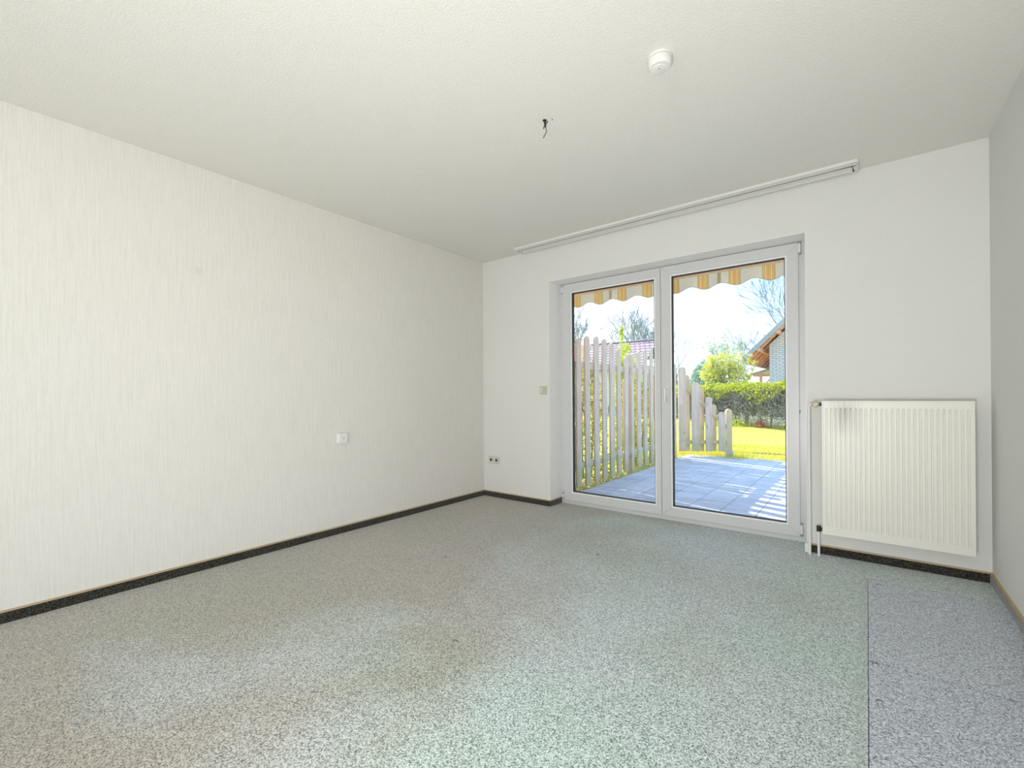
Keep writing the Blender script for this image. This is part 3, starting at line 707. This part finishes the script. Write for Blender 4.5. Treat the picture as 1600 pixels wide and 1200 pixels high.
# ------------------------------------------------------------------ plants
def leaf_mesh(pts, size, up=0.3, rnd=R):
    V = []; F = []
    for p in pts:
        n = Vector((rnd.gauss(0, 1), rnd.gauss(0, 1), rnd.gauss(0, 1)+up)).normalized()
        a = n.orthogonal().normalized(); b = n.cross(a); th = rnd.uniform(0, 2*PI)
        u = a*math.cos(th)+b*math.sin(th); w = n.cross(u); s = size*rnd.uniform(0.6, 1.3)
        i = len(V); V += [p-u*s, p-w*s*0.5+n*s*0.1, p+u*s, p+w*s*0.5+n*s*0.1]; F += [(i, i+1, i+2), (i, i+2, i+3)]
    return V, F
def branch(mb, p, d, ln, r, depth, spread, tips, rnd, n=4, upw=0.12, kids=(2, 3), rmin=0.0):
    q = p; pts = [p]; rr = [r]; dd = d.copy()
    segs = 3 if depth > 1 else 2
    for i in range(segs):
        dd = (dd+Vector((rnd.gauss(0, .13), rnd.gauss(0, .13), rnd.gauss(0, .08)+upw*0.5))).normalized()
        q = q+dd*ln/segs; pts.append(q); rr.append(max(rmin, r*(1-0.35*(i+1)/segs)))
    mb.tube(pts, rr, n if depth > 1 else 3, False)
    if depth == 0: tips.append(q); return
    for k in range(rnd.randint(*kids)+1):
        t = pts[-1] if k < 2 else pts[rnd.randint(1, segs)]
        ax = Vector((rnd.gauss(0, 1), rnd.gauss(0, 1), rnd.gauss(0, 1))).normalized()
        nd = (dd+ax*spread*rnd.uniform(0.6, 1.2)+Vector((0, 0, upw))).normalized()
        branch(mb, t, nd, ln*rnd.uniform(0.62, 0.84), rr[-1]*0.72, depth-1, spread, tips, rnd, n, upw, kids, rmin)
def bare_tree(name, base, height, label, seed, m, r=0.10, spread=0.55, depth=6, stems=1, lean=(0, 0), rootlen=0.30, leaf=None, leafn=0, leafsize=0.05, rmin=0.0, kids=(2, 3)):
    rnd = random.Random(seed); t = thing(name, base, label, 'tree')
    mb = MB(); tips = []; b = Vector(base)
    for k in range(stems):
        d = Vector((lean[0]+rnd.gauss(0, .16)*(stems > 1), lean[1]+rnd.gauss(0, .16)*(stems > 1), 1)).normalized()
        branch(mb, b+Vector((rnd.uniform(-.3, .3), rnd.uniform(-.3, .3), 0))*(stems > 1), d, height*rootlen, r, depth, spread, tips, rnd, kids=kids, rmin=rmin)
    # fit the crown to the height wanted
    zs = max(v[2] for v in mb.v)-b.z; k = height/zs
    fx = lambda v: b+(Vector(v)-b)*k
    mb.map(fx); mb.build('branches', m, t, fix=False)
    if leaf:
        P = []
        for _ in range(leafn):
            q = fx(rnd.choice(tips)); P.append(q+Vector((rnd.gauss(0, .12), rnd.gauss(0, .12), rnd.gauss(0, .1)))*height*0.06)
        lv, lf = leaf_mesh(P, leafsize, rnd=rnd); MB().add(lv, lf).build('foliage', leaf, t, fix=False)
    return t
# climber / bushes right behind the tall fence
def bush(name, cx, cy, rx, ry, z0, z1, n, m, label, size, seed, cat='shrub', tall=None, stems=6):
    rnd = random.Random(seed); t = thing(name, (cx, cy, z0), label, cat); P = []
    for k in range(n):
        a = rnd.uniform(0, 2*PI); rr = math.sqrt(rnd.random()); h = rnd.random()
        prof = 1.0-0.55*h**3
        P.append(Vector((cx+rx*rr*math.cos(a)*prof, cy+ry*rr*math.sin(a)*prof, z0+(z1-z0)*h*(1-0.15*rr)+0.03*rnd.gauss(0, 1))))
    if tall:
        for (tx, ty, tz, tr, tn) in tall:
            for k in range(tn):
                h = rnd.random(); P.append(Vector((tx+rnd.gauss(0, tr*(1.15-h)), ty+rnd.gauss(0, tr*(1.15-h)), z0+(z1-z0)*0.7+(tz-z0-(z1-z0)*0.7)*h)))
    lv, lf = leaf_mesh(P, size, rnd=rnd); MB().add(lv, lf).build('foliage', m, t, fix=False)
    sm_ = MB()
    for k in range(stems):
        x0 = cx+rnd.uniform(-.3, .3)*rx; y0 = cy+rnd.uniform(-.5, .5)*ry
        sm_.tube([(x0, y0, z0), (x0+rnd.gauss(0, .05), y0+rnd.gauss(0, .08), z0+(z1-z0)*0.5), (x0+rnd.gauss(0, .1), y0+rnd.gauss(0, .15), z0+(z1-z0)*0.9)], [0.015, 0.011, 0.004], 5)
    sm_.build('stems', M['bark_dark'], t, fix=False)
    return t
bush('garden_shrub', 0.08, 1.10, 0.26, 0.55, -0.085, 1.66, 2600, M['climber_leaf'], 'leafy shrub behind the nearest pickets of the tall fence', 0.032, 1)
bush('garden_shrub', 0.08, 2.10, 0.26, 0.55, -0.085, 1.72, 2600, M['climber_leaf'], 'leafy shrub behind the tall fence between the first and second posts', 0.032, 2, tall=[(0.1, 2.15, 1.86, .06, 80)])
bush('young_tree', 0.18, 3.20, 0.20, 0.36, -0.085, 1.80, 2400, M['shrub_leaf'], 'bright lime green young tree rising above the tall fence at its middle post', 0.036, 3, tall=[(0.2, 3.06, 2.16, .045, 150), (0.2, 3.30, 1.9, .12, 160)])
bush('garden_shrub', 0.06, 4.00, 0.26, 0.55, -0.085, 1.50, 2400, M['climber_leaf'], 'leafy shrub behind the far end of the tall fence', 0.032, 4)

# clipped hedge beyond the lawn: lime top, bare grey twigs beneath
HA = Vector((-3.4, 17.4, 0)); HB = Vector((3.4, 11.2, 0)); HD = (HB-HA).normalized(); HN = Vector((-HD.y, HD.x, 0))
hg = thing('garden_hedge', ((HA.x+HB.x)/2, (HA.y+HB.y)/2, -0.085), 'long clipped hedge with lime green top and bare grey twigs beyond the lawn', 'hedge')
rnd = random.Random(11); L = (HB-HA).length; P = []
for k in range(15000):
    s = rnd.uniform(0, L); n = rnd.uniform(-0.65, 0.65); top_ = 1.44+0.05*math.sin(s*3.1)+0.04*math.sin(s*7.7)
    depth_ = rnd.random()**1.5*(0.42+0.16*math.sin(s*2.3+1))
    P.append(HA+HD*s+HN*n+Vector((0, 0, top_-depth_-0.12*abs(n))))
lv, lf = leaf_mesh(P, 0.055, 0.8, rnd); MB().add(lv, lf).build('foliage', M['hedge_leaf'], hg, fix=False)
mb = MB()
for k in range(9000):
    s = rnd.uniform(0, L); n = rnd.uniform(-0.6, 0.35); z = rnd.uniform(0.28, 1.15)
    p = HA+HD*s+HN*n+Vector((0, 0, z)); d = Vector((rnd.gauss(0, .6), rnd.gauss(0, .6), rnd.gauss(0.3, .6))).normalized()
    mb.tube([p, p+d*0.12+Vector((0, 0, .02)), p+d*0.26+Vector((rnd.gauss(0, .03), rnd.gauss(0, .03), .05))], [0.011, 0.009, 0.004], 3, False)
s = 0.2
while s < L:
    p = HA+HD*s+HN*rnd.uniform(-.2, .2)
    mb.tube([p+Vector((0, 0, -0.085)), p+Vector((rnd.gauss(0, .05), rnd.gauss(0, .05), 0.45)), p+Vector((rnd.gauss(0, .12), rnd.gauss(0, .1), 1.2))], [0.035, 0.03, 0.012], 5, False)
    s += rnd.uniform(0.35, 0.7)
mb.build('branches', M['hedge_twig'], hg, fix=False)
# pale blossom bed seen under the hedge
P = [HA+HD*rnd.uniform(0, L)+HN*rnd.uniform(0.7, 1.6)+Vector((0, 0, -0.05+abs(rnd.gauss(0, .22)))) for k in range(3500)]
lv, lf = leaf_mesh(P, 0.05, 0.8, rnd); tag(MB().add(lv, lf).build('blossom_bed', M['blossom'], fix=False), 'band of white blossom showing beneath the hedge', 'flowers', kind='stuff')
P = [Vector((0.36+rnd.gauss(0, .12), 13.85+rnd.gauss(0, .12), -0.08+abs(rnd.gauss(0, .13)))) for k in range(160)]
lv, lf = leaf_mesh(P, 0.05, 0.8, rnd); tag(MB().add(lv, lf).build('flower_clump', M['flower'], fix=False), 'small clump of orange flowers at the foot of the hedge', 'flowers', kind='stuff')
P = [Vector((-0.75+rnd.gauss(0, .42), 14.0+rnd.gauss(0, .2), -0.08+abs(rnd.gauss(0, .12)))) for k in range(420)]
lv, lf = leaf_mesh(P, 0.05, 0.8, rnd); tag(MB().add(lv, lf).build('low_plant', M['shrub_leaf'], fix=False), 'low green plant on the lawn edge left of the orange flowers', 'plant', kind='stuff')

# trees
bush('conifer', -3.0, 19.5, 0.9, 0.9, -0.085, 2.75, 5200, M['pine'], 'small blue-green conifer behind the hedge', 0.07, 21, 'tree')
bush('conifer', -4.9, 20.0, 0.9, 0.9, -0.085, 2.60, 4200, M['budding'], 'pale budding bush behind the hedge, left of the blue-green conifer', 0.07, 22, 'tree')
bare_tree('spring_tree', (-1.78, 17.6, -0.085), 3.05, 'yellow-green tree in young leaf left of the neighbouring brick house', 31, M['bark_dark'], 0.07, 0.75, 5, 3, leaf=M['spring'], leafn=5000, leafsize=0.055)
bare_tree('spring_tree', (-3.3, 23.2, -0.085), 4.6, 'thin tree with sparse pale leaves between the conifer and the brick house', 32, M['bark'], 0.05, 0.6, 5, 2, leaf=M['budding'], leafn=1100, leafsize=0.06)
bare_tree('bare_tree', (-15.9, 31.1, -0.085), 9.0, 'bare tree above the left end of the tall fence', 41, M['bark'], 0.15, 0.62, 6, 2, rmin=0.022, kids=(1, 2))
bare_tree('bare_tree', (-13.1, 35.3, -0.085), 9.1, 'bare tree above the middle post of the tall fence', 42, M['bark'], 0.15, 0.62, 6, 3, rmin=0.022, kids=(1, 2))
bare_tree('bare_tree', (-12.6, 42.5, -0.085), 7.2, 'small distant bare tree above the neighbouring purple roof', 43, M['bark'], 0.15, 0.7, 4, 2, rmin=0.02, kids=(1, 2))
bare_tree('bare_tree', (-0.3, 35.5, -0.085), 11.5, 'large bare tree behind the roof of the brick house', 44, M['bark'], 0.20, 0.75, 6, 3, rmin=0.017, kids=(1, 2))
bare_tree('bare_tree', (-4.2, 31.0, -0.085), 6.0, 'low bare tree behind the eaves of the brick house', 45, M['bark'], 0.10, 0.75, 5, 2, rmin=0.017, kids=(1, 2))

# ------------------------------------------------------------------ neighbouring brick house
nh = thing('brick_house', (2.5, 21, -0.085), 'neighbouring house with pale brick gable and red-brown eaves behind the hedge', 'house')
EX, EZ, VY = -1.03, 2.56, 18.3   # eave tip, verge plane
RXX = 4.4                         # ridge x
rz = lambda x: EZ+(x-EX)*0.99
ga = MB().prism([(-0.125, -0.085), (8.0, -0.085), (8.0, rz(0)-0.2), (RXX, rz(RXX)-0.22), (-0.125, rz(-0.125)-0.22)], 19.1, 27.0)
ga.build('wall', M['white_brick'], nh)
def roofslab(xa, xb, dz0, dz1, y0, y1):
    return MB().prism([(xa, rz(xa)+dz0), (xb, rz(xb)+dz0), (xb, rz(xb)+dz1), (xa, rz(xa)+dz1)], y0, y1)
roofslab(EX, RXX, -0.02, 0.10, VY+0.03, 27.6).build('roof', M['slate'], nh)
MB().prism([(RXX, rz(RXX)-0.02), (9.8, EZ-0.02), (9.8, EZ+0.10), (RXX, rz(RXX)+0.10)], VY+0.03, 27.6).build('roof', M['slate'], nh)
roofslab(EX-0.02, RXX, -0.12, 0.13, VY-0.02, VY+0.03).build('verge_board', M['slate'], nh)
for k in range(8):
    x = EX+0.06+k*0.13
    roofslab(x, x+0.12, -0.06, -0.03, VY+0.03, 27.0).build('soffit_board', M['redwood'], nh)
roofslab(-0.02, RXX, -0.10, -0.03, VY+0.03, 19.1).build('soffit_board', M['redwood'], nh)
for x in (-0.42, 0.30, 1.6, 3.2):
    B(x-0.06, x+0.06, VY+0.02, 19.1 if x > -.1 else 26.5, rz(x)-0.24, rz(x)-0.10).build('purlin', M['redwood'], nh)
for k in range(9):
    y = VY+0.35+k*0.85
    roofslab(EX+0.05, 0.0, -0.18, -0.08, y, y+0.09).build('rafter', M['redwood'], nh)
gt = MB(); gpts = []
for k in range(9):
    a = PI+PI*k/8; gpts.append((EX-0.02+0.065*math.cos(a), EZ-0.04+0.065*math.sin(a)))
gpts += [(x*1.0+0.0, z) for x, z in [(EX-0.02+0.055*math.cos(PI+PI*(8-k)/8), EZ-0.04+0.055*math.sin(PI+PI*(8-k)/8)) for k in range(9)]]
gt.prism(gpts, VY+0.02, 27.5); gt.build('gutter', M['gutter'], nh)
B(EX+0.02, EX+0.05, VY+0.05, 27.3, EZ-0.16, EZ-0.03).build('fascia_board', M['cream_wood'], nh)
cp = thing('garden_shelter', (-0.8, 22.5, -0.085), 'small wooden shelter with post and brace beside the brick house', 'shelter')
MB().prism([(-1.42, 2.02), (-0.2, 2.36), (-0.2, 2.44), (-1.42, 2.10)], 22.0, 25).build('roof', M['slate'], cp)
B(-1.02, -0.90, 22.1, 22.2, -0.085, 2.10).build('post', M['redwood'], cp)
B(-1.30, -0.2, 22.12, 22.2, 1.94, 2.05).build('beam', M['redwood'], cp)
MB().prism([(-0.95, 1.35), (-0.87, 1.35), (-0.42, 1.93), (-0.50, 1.93)], 22.12, 22.18).build('brace', M['redwood'], cp)
B(-0.50, -0.40, 22.1, 22.2, -0.085, 2.20).build('post', M['redwood'], cp)

# house with purple tiled roof behind the tall fence
ph = thing('tiled_house', (-7.6, 21, -0.085), 'low house with purple tiled roof seen above the tall fence', 'house')
B(-9.6, -5.78, 18.9, 21.6, -0.085, 2.6).build('wall', M['render'], ph)
mb = MB(); mb.add([(-9.9, 18.5, 2.45), (-5.75, 18.5, 2.45), (-5.75, 20.9, 4.08), (-9.9, 20.9, 4.08), (-9.9, 18.5, 2.35), (-5.75, 18.5, 2.35), (-5.75, 20.9, 3.98), (-9.9, 20.9, 3.98)],
                  [(0, 1, 2, 3), (7, 6, 5, 4), (0, 4, 5, 1), (1, 5, 6, 2), (2, 6, 7, 3), (3, 7, 4, 0)]); mb.build('roof', M['roof_tile'], ph)
mb = MB(); mb.add([(-9.9, 20.9, 4.08), (-5.75, 20.9, 4.08), (-5.75, 21.9, 3.2), (-9.9, 21.9, 3.2), (-9.9, 20.9, 3.98), (-5.75, 20.9, 3.98), (-5.75, 21.9, 3.1), (-9.9, 21.9, 3.1)],
                  [(0, 1, 2, 3), (7, 6, 5, 4), (0, 4, 5, 1), (1, 5, 6, 2), (2, 6, 7, 3), (3, 7, 4, 0)]); mb.build('roof', M['roof_tile'], ph)
MB().tube([(-9.9, 20.9, 4.09), (-5.75, 20.9, 4.09)], 0.07, 8).build('ridge_tiles', M['roof_tile'], ph, smooth=True)
an = MB(); an.tube([(-6.75, 20.9, 4.05), (-6.75, 20.9, 4.55)], 0.02, 6)
for k in range(4): an.tube([(-7.05, 20.9, 4.33+0.05*k), (-6.45, 20.9, 4.33+0.05*k)], 0.008, 4)
an.build('aerial', M['bark_dark'], ph)
rh = thing('red_roof_shed', (-11.5, 22.6, -0.085), 'low building with red tiled roof at the left end of the tall fence', 'building')
B(-13.2, -10.2, 22.0, 25, -0.085, 3.0).build('wall', M['render'], rh)
mb = MB(); mb.add([(-13.4, 21.6, 3.2), (-10.0, 21.6, 3.2), (-10.0, 23.4, 4.45), (-13.4, 23.4, 4.45), (-13.4, 21.6, 3.1), (-10.0, 21.6, 3.1), (-10.0, 23.4, 4.35), (-13.4, 23.4, 4.35)],
                  [(0, 1, 2, 3), (7, 6, 5, 4), (0, 4, 5, 1), (1, 5, 6, 2), (2, 6, 7, 3), (3, 7, 4, 0)]); mb.build('roof', M['red_tile'], rh)
